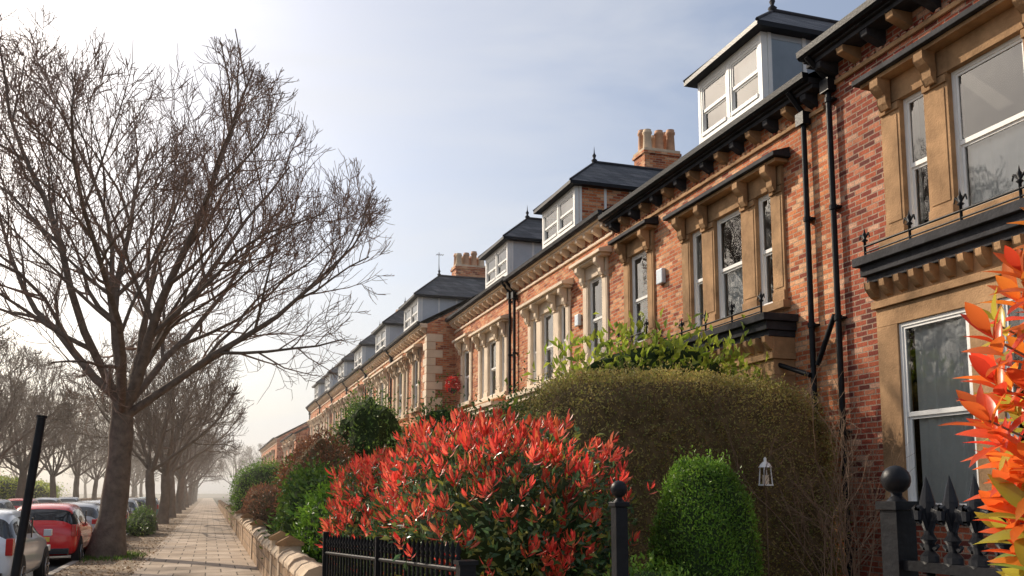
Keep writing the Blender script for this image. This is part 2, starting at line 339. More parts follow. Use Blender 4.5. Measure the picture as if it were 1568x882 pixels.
for i in range(6):
    y0=34.2+7.25*i;y1=y0+7.25;ez=8.2+.1*i;a,b=(1.9,5.1) if i%2==0 else (2.3,5.6)
    sp=[(y0+a,T1,.74,5.0,7.0,['side']),(y0+b,T3,1.65,4.9,6.9,['net','side'])] if i%2==0 else [(y0+a,T3,1.65,4.95,6.95,['side','net']),(y0+b,T1,.74,5.0,7.05,['net'])]
    h=house('brick_terrace_house',y0,y1,7.8,ez,'brickA','cream' if i%3 else 'stoneL','cream','slab',sp,dorm=(y0+1.9,y0+4.7,ez+.25,ez+1.4),bays=[(y0+(3.5 if i%2==0 else .7),y0+(6.7 if i%2==0 else 3.9),7.4,4.4)],door=y0+(1.9 if i%2==0 else 5.6),side='grey',pipes=(y1-.3,))
    hs.append(h)
    if i in(0,2,4): chimney(h,10.7,12.2,y1-.45,y1+.4,9.8,12.4,4)
aerial(hs[0],9.0,37.4,10.6,1.3)
q=MB()
for i in range(25):
    z=.02+i*.31;l=.62 if i%2 else .34
    q.box(7.8-.03,7.8+(.95-l),34.2-.03,34.2+l,z,z+.296,'cream')
q.build('quoins',hs[0],.01)
hF=house('brick_terrace_house',79,92,6.8,6.6,'brickA','cream','cream','slab',[(82,T1,.7,4.0,5.6,['side']),(86,T1,.7,4.0,5.6,['side']),(90,T1,.7,4.0,5.6,['side'])],depth=8)
hF2=house('brick_terrace_house',96,125,6.4,7.2,'brickA','cream','cream','slab',[(100+5*i,T1,.7,4.0,5.6,['side']) for i in range(5)],depth=8)
def oppo(y0,y1,X,name='brick_terrace_house'):
    e=empty(name);m=MB();m.box(X-8,X,y0,y1,0,7.6,'brickA')
    m.prismY([(X+.3,7.603),(X-4,10.2),(X-8.3,7.603)],y0,y1,'slate');m.build('walls_and_roof',e)
    t=MB();n=int((y1-y0)/2.4)
    for i in range(n):
        y=y0+1.2+i*2.4
        for z in(1.2,4.6):
            t.box(X,X+.08,y-.65,y+.65,z-.1,z+2.2,'cream');t.box(X+.081,X+.11,y-.45,y+.45,z+.1,z+2,'white');t.box(X+.111,X+.12,y-.38,y+.38,z+.17,z+1.93,'carglass')
    t.build('windows',e)
for i in range(7): oppo(20+15*i,34.6+15*i,-26)
def ironrail(e,X,ya,yb,z):
    m=MB();n=max(2,int(round((yb-ya)/.9)))
    for i in range(n+1):
        y=ya+(yb-ya)*i/n
        m.lathe((X,y,z),[(.018,0),(.018,.2),(.045,.22),(.016,.25),(.04,.3),(.014,.34),(0,.42)],'black',8)
        for s in(-1,1):
            m.tube((X,y,z+.24),(X,y+s*.08,z+.32),.016,.013,'black',5);m.tube((X,y+s*.08,z+.32),(X,y+s*.1,z+.25),.013,.008,'black',5)
    m.tube((X,ya,z+.14),(X,yb,z+.14),.016,.016,'black',6);m.tube((X,ya,z+.05),(X,yb,z+.05),.012,.012,'black',6)
    m.build('balcony_ironwork',e)
ironrail(hN,8.42,6.7,10.1,4.86);ironrail(hA,8.34,12.5,16.0,4.5);ironrail(hA,8.7,17.3,18.7,4.92)
m=MB();m.box(8.8,8.898,16.75,17.02,6.0,6.32,'alarm');m.build('alarm_box',hA,.02)
m=MB();m.box(8.8,8.898,21.35,21.6,5.9,6.2,'alarm');m.build('alarm_box',hB,.02)
m=MB()
m.tube((8.81,11.3,4.3),(8.81,11.75,3.6),.04,.04,'black',8);m.tube((8.75,11.86,3.45),(8.6,12.5,3.7),.04,.04,'black',8);m.tube((8.6,12.5,3.7),(8.6,12.5,4.2),.04,.04,'black',8)
m.build('pipe_branches',hA)
# ------------------------------------------------------------ ground
def sheet(name,x0,x1,y0,y1,z,k):
    m=MB();m.add([(x0,y0,z),(x1,y0,z),(x1,y1,z),(x0,y1,z)],[(0,1,2,3)],k);return m.build(name)
sheet('ground',-900,900,-300,1500,-.14,'soil')
sheet('road',-10.4,-3.12,-30,400,-.12,'asphalt')
m=MB();m.box(-3.12,-2.96,-20,300,-.13,.0,'kerb');m.build('kerb',None,.015)
m=MB();m.box(-10.6,-10.42,-20,300,-.13,.0,'kerb');m.build('kerb',None,.015)
m=MB();m.box(-2.957,-1.45,-20,300,-.2,-.012,'verge');m.build('verge')
m=MB();m.box(-1.448,1.1,-20,300,-.2,0,'flags');m.build('pavement')
m=MB();m.box(-13.5,-10.603,-20,300,-.2,-.004,'flags');m.build('pavement')
m=MB();m.box(1.4,60,-20,300,-.2,.02,'soil');m.build('garden_ground')
m=MB();m.box(-60,-13.5,-20,300,-.2,.02,'soil');m.build('garden_ground')
m=MB();y=10.6
while y<110:
    w=.92
    m.box(1.08,1.36,y,y+w-.004,-.05,.62,'wallstone')
    pr=[(1.03+.0,.622),(1.41,.622),(1.41,.68),(1.34,.76),(1.22,.80),(1.10,.76),(1.03,.68)]
    dz=.02*math.sin(y*3.1)
    m.prismY([(a,b+(dz if b>.63 else 0)) for a,b in pr],y+.01,y+w-.02,'stoneL')
    y+=w
for yy in(14.6,16.4,24,31,38,47,55):
    m.box(1.05,1.39,yy,yy+.3,0,.85,'stoneL');m.prismY([(1.03,.852),(1.41,.852),(1.41,.88),(1.22,.98),(1.03,.88)],yy-.02,yy+.32,'stone')
m.build('garden_wall',None,.02)
m=MB();m.box(-13.9,-13.6,10,200,0,1.0,'wallstone');m.build('garden_wall')
m=MB()
pts=[(1.22,10.6),(1.8,6.6),(1.92,4.15),(1.92,2.2),(1.92,-1)]
for (xa,ya),(xb,yb) in zip(pts[:-1],pts[1:]):
    m.add([(xa-.15,ya,0),(xa+.15,ya,0),(xb+.15,yb,0),(xb-.15,yb,0),(xa-.15,ya,.4),(xa+.15,ya,.4),(xb+.15,yb,.4),(xb-.15,yb,.4)],[(4,7,6,5),(0,4,5,1),(0,3,7,4),(1,5,6,2),(3,2,6,7)],'stoneL')
m.build('railing_plinth')
# ------------------------------------------------------------ railings
def fence_far():
    m=MB();a=Vector((1.25,10.4));b=Vector((1.76,6.62));L=(b-a).length;n=int(L/.105)
    for i in range(n+1):
        p=a.lerp(b,i/n);z=1.08+.1*i/n
        m.tube((p.x,p.y,.4),(p.x,p.y,z),.013,.013,'black',6)
        m.lathe((p.x,p.y,z-.03),[(.013,0),(.026,.02),(.013,.04),(.028,.07),(0,.15)],'black',6)
    for z in(.5,.99):
        m.tube((a.x,a.y,z),(b.x,b.y,z+.1*(z>.6)),.02,.02,'black',6)
    for t in(0,.5): 
        p=a.lerp(b,t);m.box(p.x-.03,p.x+.03,p.y-.03,p.y+.03,.4,1.22+.05*t,'black')
    m.box(1.8-.06,1.8+.06,6.49,6.61,.4,1.13,'black');m.box(1.8-.075,1.8+.075,6.475,6.625,1.13,1.16,'black')
    m.build('iron_railing')
fence_far()
def ballpost(m,x,y,zt,s=.04):
    m.box(x-s,x+s,y-s,y+s,.4,zt-.13,'black');m.box(x-s*1.25,x+s*1.25,y-s*1.25,y+s*1.25,zt-.129,zt-.105,'black')
    r=.042;pf=[(.03,-.105),(.016,-.09)]+[(max(.0,r*math.sin(t)),-r-r*math.cos(t)) for t in np.linspace(.4,math.pi,9)]
    m.lathe((x,y,zt),pf,'black',16)
m=MB();ballpost(m,1.92,4.15,1.71,.032);m.build('gate_post',None,.004)
def fleur(m,x,y,z):
    m.lathe((x,y,z),[(.012,-.9),(.012,-.02),(.026,0),(.026,.015),(.012,.03),(.016,.05),(.024,.06),(.014,.075),(.013,.10),(.022,.135),(.021,.165),(.009,.21),(0,.24)],'black',10)
    for s in(-1,1):
        for ax in(0,1):
            pts=[(0,.07),(.016,.115),(.034,.145),(.048,.14),(.049,.115),(.038,.105)]
            rr=[.008,.012,.014,.013,.010,.005]
            if ax: pts=[(a*.7,b) for a,b in pts]
            for i in range(5):
                a,b=pts[i],pts[i+1]
                if ax: m.tube((x+s*a[0],y,z+a[1]),(x+s*b[0],y,z+b[1]),rr[i],rr[i+1],'black',7,False)
                else: m.tube((x,y+s*a[0],z+a[1]),(x,y+s*b[0],z+b[1]),rr[i],rr[i+1],'black',7,False)
        pts=[(0,.065),(.018,.035),(.032,.045)]
        for i in range(2): m.tube((x,y+s*pts[i][0],z+pts[i][1]),(x,y+s*pts[i+1][0],z+pts[i+1][1]),.008,.006,'black',6)
m=MB();ballpost(m,1.92,2.22,1.73,.034)
for i in range(24): fleur(m,1.92,2.10-i*.086,1.46)
m.box(1.90,1.94,0,2.19,1.43,1.458,'black');m.box(1.90,1.94,0,2.19,.55,.58,'black')
m.build('iron_railing',None,.003)
# ------------------------------------------------------------ leaves
def nrm(a): return a/np.maximum(np.linalg.norm(a,axis=1,keepdims=True),1e-9)
def leafmesh(name,P,D,Nn,Ln,Wd,mk,parent=None,curl=.15,fold=.25,detail=False):
    n=len(P);D=nrm(D);S=nrm(np.cross(D,Nn));U=np.cross(S,D);Ln=Ln[:,None];Wd=Wd[:,None]
    if not detail:
        V=np.stack([P,P+D*Ln*.5+S*Wd*.5+U*Wd*fold,P+D*Ln-U*Ln*curl,P+D*Ln*.5-S*Wd*.5+U*Wd*fold],1).reshape(-1,3)
        b=np.arange(n)[:,None]*4;F=np.concatenate([b+[0,1,2],b+[0,2,3]],1).reshape(-1,3);k=3
    else:
        st=[(.0,.06),(.18,.6),(.4,.98),(.62,.92),(.82,.55),(1.,.03)];vs=[]
        for t,w in st:
            c=P+D*Ln*t-U*Ln*curl*t*t
            vs+= [c+S*Wd*.5*w+U*Wd*fold*w,c,c-S*Wd*.5*w+U*Wd*fold*w]
        V=np.stack(vs,1).reshape(-1,3);m_=len(st)*3;b=np.arange(n)[:,None]*m_;fs=[]
        for j in range(len(st)-1):
            q=j*3;fs+=[b+[q,q+3,q+4,q+1],b+[q+1,q+4,q+5,q+2]]
        F=np.concatenate(fs,1).reshape(-1,4);k=4
    me=bpy.data.meshes.new(name);me.vertices.add(len(V));me.vertices.foreach_set('co',V.astype(np.float32).ravel())
    me.loops.add(F.size);me.loops.foreach_set('vertex_index',F.astype(np.int32).ravel())
    me.polygons.add(len(F));me.polygons.foreach_set('loop_start',(np.arange(len(F))*k).astype(np.int32))
    me.update(calc_edges=True);me.validate()
    if detail: me.polygons.foreach_set('use_smooth',[True]*len(F))
    me.materials.append(M[mk]);o=bpy.data.objects.new(name,me);C.objects.link(o)
    if parent: o.parent=parent
    return o
def lump(d,seed,f=3.):
    r=np.random.default_rng(seed);v=np.zeros(len(d))
    for i in range(7):
        w=r.normal(size=3)*f*(1+.35*i);v+=np.sin(d@w+r.uniform(0,6.28))/(1+.35*i)
    return v/3.
def bush(name,c,rad,n,ll,mk,exp=2.,amp=.1,seed=1,corek='soil',up=.4,shell=.16,wr=.45,core=True,zmin=.0,parent=None,jit=.9,cs=.86):
    r=np.random.default_rng(seed)
    c=np.array(c);rad=np.array(rad)
    def R(d): return (np.sum(np.abs(d)**exp,1))**(-1/exp)*(1+amp*lump(d,seed))
    d=nrm(r.normal(size=(n,3)))
    s=1-np.abs(r.normal(size=n))*shell+(r.random(n)<.12)*r.uniform(0,1.4,n)*shell
    P=c+d*rad*(R(d)*s)[:,None];nn=nrm(d/rad)
    k=P[:,2]>zmin;P=P[k];nn=nn[k];n=len(P)
    D=nn+r.normal(size=(n,3))*jit+np.array([0,0,up]);Nn=nn+r.normal(size=(n,3))*.5
    e=parent or empty(name)
    leafmesh('leaves',P,D,Nn,ll*r.uniform(.6,1.3,n),ll*wr*r.uniform(.8,1.2,n),mk,e)
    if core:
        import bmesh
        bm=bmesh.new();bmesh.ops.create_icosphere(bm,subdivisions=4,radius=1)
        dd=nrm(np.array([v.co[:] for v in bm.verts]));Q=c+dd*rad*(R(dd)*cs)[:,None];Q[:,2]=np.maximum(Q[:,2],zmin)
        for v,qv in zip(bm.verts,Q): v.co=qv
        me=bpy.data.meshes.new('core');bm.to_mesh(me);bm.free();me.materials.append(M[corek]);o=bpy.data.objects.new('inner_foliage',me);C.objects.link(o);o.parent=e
    return e
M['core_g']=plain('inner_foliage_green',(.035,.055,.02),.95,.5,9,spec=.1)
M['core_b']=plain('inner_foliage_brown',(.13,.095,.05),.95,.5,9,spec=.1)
M['l_privet']=leafmat('privet_leaf',[(.34,.35,.10),(.48,.41,.14),(.31,.23,.09),(.52,.44,.17),(.25,.29,.07)],.42,ns=1.3)
M['l_topi']=leafmat('topiary_leaf',[(.12,.26,.03),(.21,.39,.05),(.09,.20,.03),(.30,.46,.07)],.42)
M['l_laurel']=leafmat('laurel_leaf',[(.26,.40,.05),(.42,.52,.07),(.52,.56,.10),(.18,.28,.05)],.5)
M['l_green']=leafmat('evergreen_leaf',[(.07,.15,.035),(.12,.22,.05),(.20,.30,.06),(.06,.11,.03)],.35)
M['l_dark']=leafmat('photinia_green_leaf',[(.05,.12,.04),(.08,.17,.07),(.12,.22,.09),(.34,.34,.06),(.06,.11,.05),(.09,.18,.11)],.35,.3,.5)
M['l_red']=leafmat('photinia_red_leaf',[(.66,.045,.04),(.84,.12,.09),(.74,.07,.07),(.88,.24,.14),(.54,.03,.03),(.50,.16,.06)],.5,.35,.3)
M['l_orange']=leafmat('photinia_orange_leaf',[(.84,.08,.03),(.88,.22,.04),(.78,.06,.04),(.90,.32,.05),(.72,.045,.04)],.5,.3,.4)
M['l_yel']=leafmat('photinia_yellow_leaf',[(.40,.42,.06),(.6,.52,.08),(.26,.36,.06)],.5,.3,.4)
M['l_brown']=leafmat('copper_leaf',[(.26,.12,.07),(.34,.16,.09),(.20,.09,.055)],.3)
M['l_litter']=leafmat('dry_leaf',[(.30,.18,.09),(.38,.25,.14),(.22,.13,.07)],.2)
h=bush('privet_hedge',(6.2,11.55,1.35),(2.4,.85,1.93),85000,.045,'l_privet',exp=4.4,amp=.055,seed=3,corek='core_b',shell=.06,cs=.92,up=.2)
def twigs(parent,c,rad,n,L,r0,seed,mk='twig',exp=3.,up=.6,zmin=0):
    r=np.random.default_rng(seed);m=MB()
    for i in range(n):
        d=r.normal(size=3);d/=np.linalg.norm(d);k=(abs(d)**exp).sum()**(-1/exp)
        p=np.array(c)+d*np.array(rad)*k*.9
        if p[2]<zmin: continue
        q=d*.6+r.normal(size=3)*.4+np.array([0,0,up]);q/=np.linalg.norm(q)
        m.tube(p,p+q*L*r.uniform(.5,1.2),r0,r0*.4,mk,4,False)
    m.build('twigs',parent)
twigs(h,(6.2,11.55,1.35),(2.4,.85,1.93),2800,.28,.004,4,exp=4.4)
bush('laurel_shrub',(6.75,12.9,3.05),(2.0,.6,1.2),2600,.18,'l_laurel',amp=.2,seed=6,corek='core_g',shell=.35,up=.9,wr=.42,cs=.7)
bush('clipped_conifer',(4.05,7.05,.75),(.42,.42,1.15),34000,.032,'l_topi',exp=2.7,amp=.08,seed=8,corek='core_g',shell=.07,up=.9,cs=.93)
bush('low_green_shrub',(3.2,6.4,.3),(.7,.6,.85),5000,.05,'l_topi',amp=.1,seed=9,corek='core_g')
bush('low_green_shrub',(2.9,4.9,.2),(.5,.5,.65),3500,.05,'l_green',amp=.1,seed=10,corek='core_g')
def whorls(parent,c,rad,n,ll,seed,amp,mk='l_red',zlo=.1,bseed=None,exp=2.3,thr=-.2):
    r=np.random.default_rng(seed);c=np.array(c);rad=np.array(rad)
    d=nrm(r.normal(size=(n*3,3)));d=d[d[:,2]+r.normal(size=len(d))*.4>zlo][:n]
    k=lump(d,seed+2,4)*1.5+d[:,2]*1.0-d[:,0]*.45+r.normal(size=len(d))*.3>thr;d=d[k]
    R=(np.sum(np.abs(d)**exp,1))**(-1/exp)*(1+amp*lump(d,bseed))
    T=c+d*rad*(R*r.uniform(.9,1.13,len(d)))[:,None];A=nrm(d*.7+np.array([0,0,1.])+r.normal(size=d.shape)*.32)
    Ps=[];Ds=[];Ns=[];Ls=[]
    for t,a in zip(T,A):
        av=Vector(a);o1=av.orthogonal().normalized();o2=av.cross(o1);nl=r.integers(4,10);ph=r.uniform(0,6);sz=r.uniform(.5,1.25)
        for j in range(nl):
            f=j/nl;ang=ph+j*2.4+r.uniform(-.4,.4);sp=.3+.9*(1-f);rd=o1*math.cos(ang)+o2*math.sin(ang)
            Ps.append(tuple(Vector(t)+av*(f*.09-.04)));dd=av*(1.1-.6*(1-f))+rd*sp*.8;Ds.append(tuple(dd));Ns.append(tuple(av*.4-rd*.9));Ls.append(ll*sz*r.uniform(.7,1.15))
    Ls=np.array(Ls)
    leafmesh('young_leaves',np.array(Ps),np.array(Ds),-np.array(Ns),Ls,Ls*.28,mk,parent,curl=.14,detail=True,fold=.2)
ph=empty('photinia_shrub')
pc=(2.62,8.85,1.02);pr=(.98,1.85,1.19)
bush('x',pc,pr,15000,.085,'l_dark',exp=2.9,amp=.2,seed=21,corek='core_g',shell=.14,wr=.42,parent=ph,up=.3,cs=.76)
whorls(ph,pc,pr,1150,.11,22,.2,bseed=21,exp=2.9,thr=.03)
twigs(ph,pc,(.85,1.6,1.0),260,.5,.008,23,zmin=.1)
ph2=empty('photinia_shrub')
pc=(2.3,11.9,1.0);pr=(.85,1.5,1.1)
bush('x',pc,pr,7000,.09,'l_dark',exp=2.3,amp=.2,seed=31,corek='core_g',shell=.14,wr=.42,parent=ph2,up=.3,cs=.76)
whorls(ph2,pc,pr,620,.12,32,.2,bseed=31,thr=-.5)
bush('laurel_shrub',(2.35,19.0,1.0),(1.0,2.4,1.2),9000,.13,'l_green',amp=.25,seed=41,corek='core_g',shell=.2,up=.5)
bush('laurel_shrub',(2.2,15.2,.9),(.85,1.3,1.0),6000,.12,'l_topi',amp=.25,seed=42,corek='core_g',shell=.2,up=.5)
bush('beech_hedge',(2.75,24.5,1.6),(1.1,2.4,1.6),11000,.09,'l_brown',amp=.15,seed=43,corek='core_b',shell=.2)
bush('clipped_bush',(2.2,42,1.5),(1.3,1.6,1.5),9000,.09,'l_topi',exp=2.5,amp=.05,seed=44,corek='core_g')
bush('orange_shrub',(2.0,35,1.1),(.8,1.1,.9),4000,.10,'l_brown',amp=.15,seed=45,corek='core_b')
bush('evergreen_shrub',(4.8,19.5,1.8),(1.3,1.5,1.75),9000,.10,'l_green',amp=.3,seed=46,corek='core_g',shell=.3)
bush('evergreen_shrub',(4.4,27.5,2.2),(1.3,2.0,2.3),9000,.12,'l_green',amp=.3,seed=47,corek='core_g',shell=.3)
bush('evergreen_shrub',(5.9,17.2,1.9),(1.4,1.4,1.75),9000,.10,'l_green',amp=.3,seed=48,corek='core_g',shell=.3)
bush('evergreen_shrub',(3.6,38,1.5),(1.3,3,1.7),6000,.14,'l_green',amp=.2,seed=49,corek='core_g',shell=.25)
bush('evergreen_shrub',(3.2,55,1.4),(1.4,6,1.7),7000,.16,'l_green',amp=.2,seed=50,corek='core_g',shell=.25)
bush('hedge_row',(-14.6,60,1.2),(.9,46,1.5),16000,.22,'l_laurel',exp=4,amp=.12,seed=51,corek='core_g')
# tall foreground photinia (rooted behind railing, leaning out)
fp=empty('photinia_shrub')
O='l_orange';Yl='l_yel'
tips=[((1.42,1.28,2.05),7,.12,O),((1.36,1.30,1.93),7,.11,O),((1.335,1.30,1.78),9,.11,O),((1.40,1.26,1.70),9,.12,O),
 ((1.44,1.30,1.84),9,.12,O),((1.42,1.33,1.64),8,.11,O),((1.41,1.28,1.60),6,.13,Yl),((1.43,1.30,1.50),5,.12,Yl),((1.47,1.25,2.14),8,.12,O),
 ((1.42,1.22,1.97),8,.11,O),((1.43,1.34,1.73),9,.11,O),((1.45,1.24,1.60),8,.11,O),((1.45,1.31,1.90),8,.11,O),((1.50,1.36,2.02),8,.12,O),((1.47,1.36,1.80),8,.11,Yl),((1.44,1.36,1.97),6,.1,Yl),((1.46,1.35,1.54),8,.11,O),((1.50,1.38,1.47),8,.11,Yl),((1.50,1.40,1.68),9,.12,O),
 ((1.39,1.33,1.85),7,.10,O),((1.46,1.39,1.60),8,.11,O),((1.52,1.44,1.75),8,.12,O),((1.53,1.45,1.88),8,.12,O),((1.50,1.42,1.56),7,.11,Yl)]
r=np.random.default_rng(77);mb=MB()
buf={}
for (t,nl,ll,mk) in tips:
    t=Vector(t);base=Vector((2.1,1.15,0.3));mid=Vector((1.85,1.2,t.z-.15))
    prev=base
    for i in range(1,9):
        f=i/8;p=base.lerp(mid,f).lerp(mid.lerp(t,f),f);mb.tube(prev,p,.010*(1.2-f),.010*(1.2-(i+1)/9),'twig',6,False);prev=p
    av=(t-mid).normalized()*.5+Vector((-.15,0,.8));av.normalize();o1=av.orthogonal().normalized();o2=av.cross(o1)
    P_,D_,N_,L_=buf.setdefault(mk,([],[],[],[]))
    for j in range(nl+3):
        f=j/(nl+2);ang=j*2.4+r.uniform(0,.5);rd=o1*math.cos(ang)+o2*math.sin(ang)
        P_.append(tuple(t+av*(f*.07-.06)));D_.append(tuple(av*(.25+.9*f)+rd*(1.05-.75*f)+Vector((0,0,-.25 if mk=='l_yel' else 0))));N_.append(tuple(av*.9-rd*.5));L_.append(ll*r.uniform(.65,1.1)*(1-.25*f))
for mk,(P_,D_,N_,L_) in buf.items():
    L_=np.array(L_);leafmesh('leaves',np.array(P_),np.array(D_),np.array(N_),L_,L_*.34,mk,fp,curl=.2,detail=True,fold=.18)
mb.build('stems',fp)
def bare_shrub(name,c,h,n,seed):
    r=np.random.default_rng(seed);m=MB()
    def br(p,d,L,r0,lv):
        k=4;pp=p
        for i in range(k):
            d=(d+Vector(r.normal(size=3)*.16)+Vector((0,0,.05))).normalized();q=pp+d*L/k;m.tube(pp,q,r0*(1-i/k*.6),r0*(1-(i+1)/k*.6),'twig',4,False);pp=q
            if lv<2 and i>0:
                for _ in range(2): br(pp,(d+Vector(r.normal(size=3)*.5)).normalized(),L*.45,r0*.5,lv+1)
    for i in range(n): br(Vector(c),Vector((r.normal()*.3,r.normal()*.3,1)).normalized(),h*r.uniform(.6,1),.012,0)
    m.build(name)
bare_shrub('bare_shrub',(7.6,9.6,0),2.3,8,5)
bare_shrub('bare_shrub',(7.0,9.2,0),1.9,6,6)
m=MB();x,y,z=6.95,10.45,1.74
m.tube((x,y,0),(x,y,z),.008,.008,'twig',6);m.box(x-.07,x+.07,y-.07,y+.07,z,z+.02,'white')
for a in(-.06,.06):
    for b in(-.06,.06): m.tube((x+a,y+b,z+.02),(x+a*.8,y+b*.8,z+.24),.009,.009,'white',5)
m.lathe((x,y,z+.24),[(.09,0),(.06,.05),(.02,.08),(.02,.12),(0,.14)],'white',8);m.box(x-.03,x+.03,y-.03,y+.03,z+.02,z+.14,'cream')
m.build('garden_lantern')
m=MB();m.tube((8.9,32.9,6.0),(8.5,32.9,6.0),.015,.015,'black',5);m.lathe((8.5,32.9,5.5),[(0,-.2),(.15,-.12),(.2,0)],'slab',10);ob=m.build('hanging_basket')
bush('x',(8.5,32.9,5.65),(.26,.26,.3),500,.09,'redflower',seed=60,parent=ob,core=False)
# ------------------------------------------------------------ bare trees
def make_tree_mesh(name,H,fork,r0,seed,mk,levels=4,limbs=6,nchild=(9,8,7,6),minr=.008,spread=1.,Rmax=7.,lr=.36,env=.62,mk2=None,zcf=.42):
    r=random.Random(seed);V=[];F=[];MI=[]
    def chain(pts,rad,n,mi=0):
        o=len(V);k=len(pts)
        for i,(p,ra) in enumerate(zip(pts,rad)):
            d=(pts[min(i+1,k-1)]-pts[max(i-1,0)]).normalized();a=(Vector((.31,.95,.1)).cross(d)).normalized();b=d.cross(a)
            for j in range(n):
                t=2*math.pi*j/n;V.append(p+a*(ra*math.cos(t))+b*(ra*math.sin(t)))
        for i in range(k-1):
            for j in range(n): F.append((o+i*n+j,o+i*n+(j+1)%n,o+(i+1)*n+(j+1)%n,o+(i+1)*n+j));MI.append(mi)
    zc=fork+(H-fork)*zcf;rz=(H-fork)*env
    def inside(p): return (p.x**2+p.y**2)/Rmax**2+((p.z-zc)/rz)**2<1.0+r.uniform(-.2,.12)
    def branch(p,d,L,ra,lv):
        ns=[0,9,7,6,5,4][lv];seg=L/ns;pts=[p.copy()];rad=[ra];dirs=[d.copy()]
        for i in range(ns):
            wob=[0,.10,.13,.14,.14,.14][lv]
            d=(d+Vector((r.gauss(0,wob),r.gauss(0,wob),r.gauss(0,wob)))+Vector((0,0,[0,.075,.05,.09,.13,.14][lv]))).normalized()
            p=p+d*seg
            if not inside(p) and i>0: break
            pts.append(p.copy());dirs.append(d.copy());rad.append(max(minr*(1 if i<ns-1 else .6),ra*(1-.86*(i+1)/ns)))
        chain(pts,rad,[0,8,6,4,3,3][lv],1 if lv>=3 else 0)
        if lv>=levels: return
        nc=nchild[lv-1]
        for c in range(nc):
            t=.16+.84*(c+r.random())/nc;i=min(len(pts)-2,int(t*(len(pts)-1)));f=t*(len(pts)-1)-i
            if i<0: continue
            q=pts[i].lerp(pts[i+1],min(1,max(0,f)));dd=dirs[i]
            o1=dd.orthogonal().normalized();o1=Matrix.Rotation(r.uniform(0,6.28),3,dd)@o1
            ang=r.uniform(.4,.9)
            nd=(dd*math.cos(ang)+o1*math.sin(ang)).normalized()
            if not inside(q): continue
            branch(q,nd,L*[0,.52,.52,.56,.6][lv]*(1.15-.5*t)*r.uniform(.75,1.2),max(minr,rad[i]*.58),lv+1)
    pts=[];rad=[]
    for i in range(9):
        t=i/8;pts.append(Vector((.12*math.sin(t*2.5)*1.0+.15*t,.08*math.sin(t*4),fork*t-.1*(i==0))));rad.append(r0*(1.0-.22*t)*(1+.55*math.exp(-t*9))*(1+.06*math.sin(i*2.3)))
    chain(pts,rad,16)
    for i in range(limbs):
        a=2*math.pi*(i+r.uniform(-.2,.2))/limbs+.4;tl=(.2+.62*((i*2)%5)/4)*spread
        d=Vector((math.cos(a)*math.sin(tl),math.sin(a)*math.sin(tl),math.cos(tl)))
        st=pts[-1]-Vector((0,0,r.uniform(0,.6)))
        branch(st,d,(H-fork)*1.02*r.uniform(.9,1.1),r0*lr*r.uniform(.75,1.2),1)
    me=bpy.data.meshes.new(name);me.from_pydata([v[:] for v in V],[],F);me.polygons.foreach_set('use_smooth',[True]*len(F));me.materials.append(M[mk]);me.materials.append(M[mk2 or mk]);me.polygons.foreach_set('material_index',MI);me.update()
    return me
tm=make_tree_mesh('bare_tree_mesh',13.6,4.2,.35,12,'bark',levels=5,limbs=10,nchild=(9,7,5,4),minr=.0075,Rmax=7.7,spread=1.38,lr=.38,env=.62,mk2='twigbark')
tm2=make_tree_mesh('bare_tree_mesh_b',11.2,3.4,.3,23,'barkfar',levels=4,limbs=7,nchild=(8,7,5),minr=.013,Rmax=5.4,spread=1.2)
tm3=make_tree_mesh('bare_tree_mesh_c',12,3.0,.32,37,'barkfar',levels=4,limbs=7,nchild=(8,7,5),minr=.013,Rmax=5.8,spread=1.2)
def put(me,x,y,rot,s=1.):
    o=bpy.data.objects.new('bare_tree',me);C.objects.link(o);o.location=(x,y,-.02);o.rotation_euler=(0,0,rot);o.scale=(s,s,s);return o
put(tm,-2.5,26.3,0)
yy=43;i=0
while yy<190:
    put(random.choice([tm2,tm3]),-2.4,yy+random.uniform(-1,1),random.uniform(0,6),random.uniform(.78,.92));yy+=11+i*1.2;i+=1
yy=33;i=0
while yy<190:
    put(random.choice([tm2,tm3]),-11.6,yy+random.uniform(-2,2),random.uniform(0,6),random.uniform(.85,1.0));yy+=10+i*1.1;i+=1
for yy in(46,58,72,88,108): put(tm3,-18,yy,yy,1.0)
n=900;a=rng.uniform(0,6.28,n);rr=.45+np.abs(rng.normal(0,.35,n))
P_=np.stack([-2.4+rr*np.cos(a),26.1+rr*1.5*np.sin(a),np.full(n,-.01)],1);P_=P_[(P_[:,0]<-1.5)&(P_[:,0]>-2.95)];n=len(P_)
leafmesh('grass_tuft',P_,rng.normal(size=(n,3))*.4+[0,0,1],rng.normal(size=(n,3)),rng.uniform(.05,.13,n),np.full(n,.02),'l_green')
n=4000;P_=np.stack([rng.uniform(-2.95,-1.3,n),12+rng.uniform(0,1,n)**2*60,np.full(n,.005)],1)
leafmesh('leaf_litter',P_,rng.normal(size=(n,3))*[1,1,.15],np.tile([0,0,1.],(n,1))+rng.normal(size=(n,3))*.2,rng.uniform(.04,.08,n),rng.uniform(.03,.05,n),'l_litter')
bush('verge_shrub',(-2.5,40,.3),(.5,2.2,.75),3000,.09,'l_green',seed=70,corek='core_g',amp=.2)
m=MB();b=Vector((-1.52,8.2,0));t=Vector((-1.31,8.2,2.25));m.tube(b,t,.036,.033,'black',12);m.tube(t,t+(t-b).normalized()*.02,.042,.042,'black',12);m.build('sign_post')
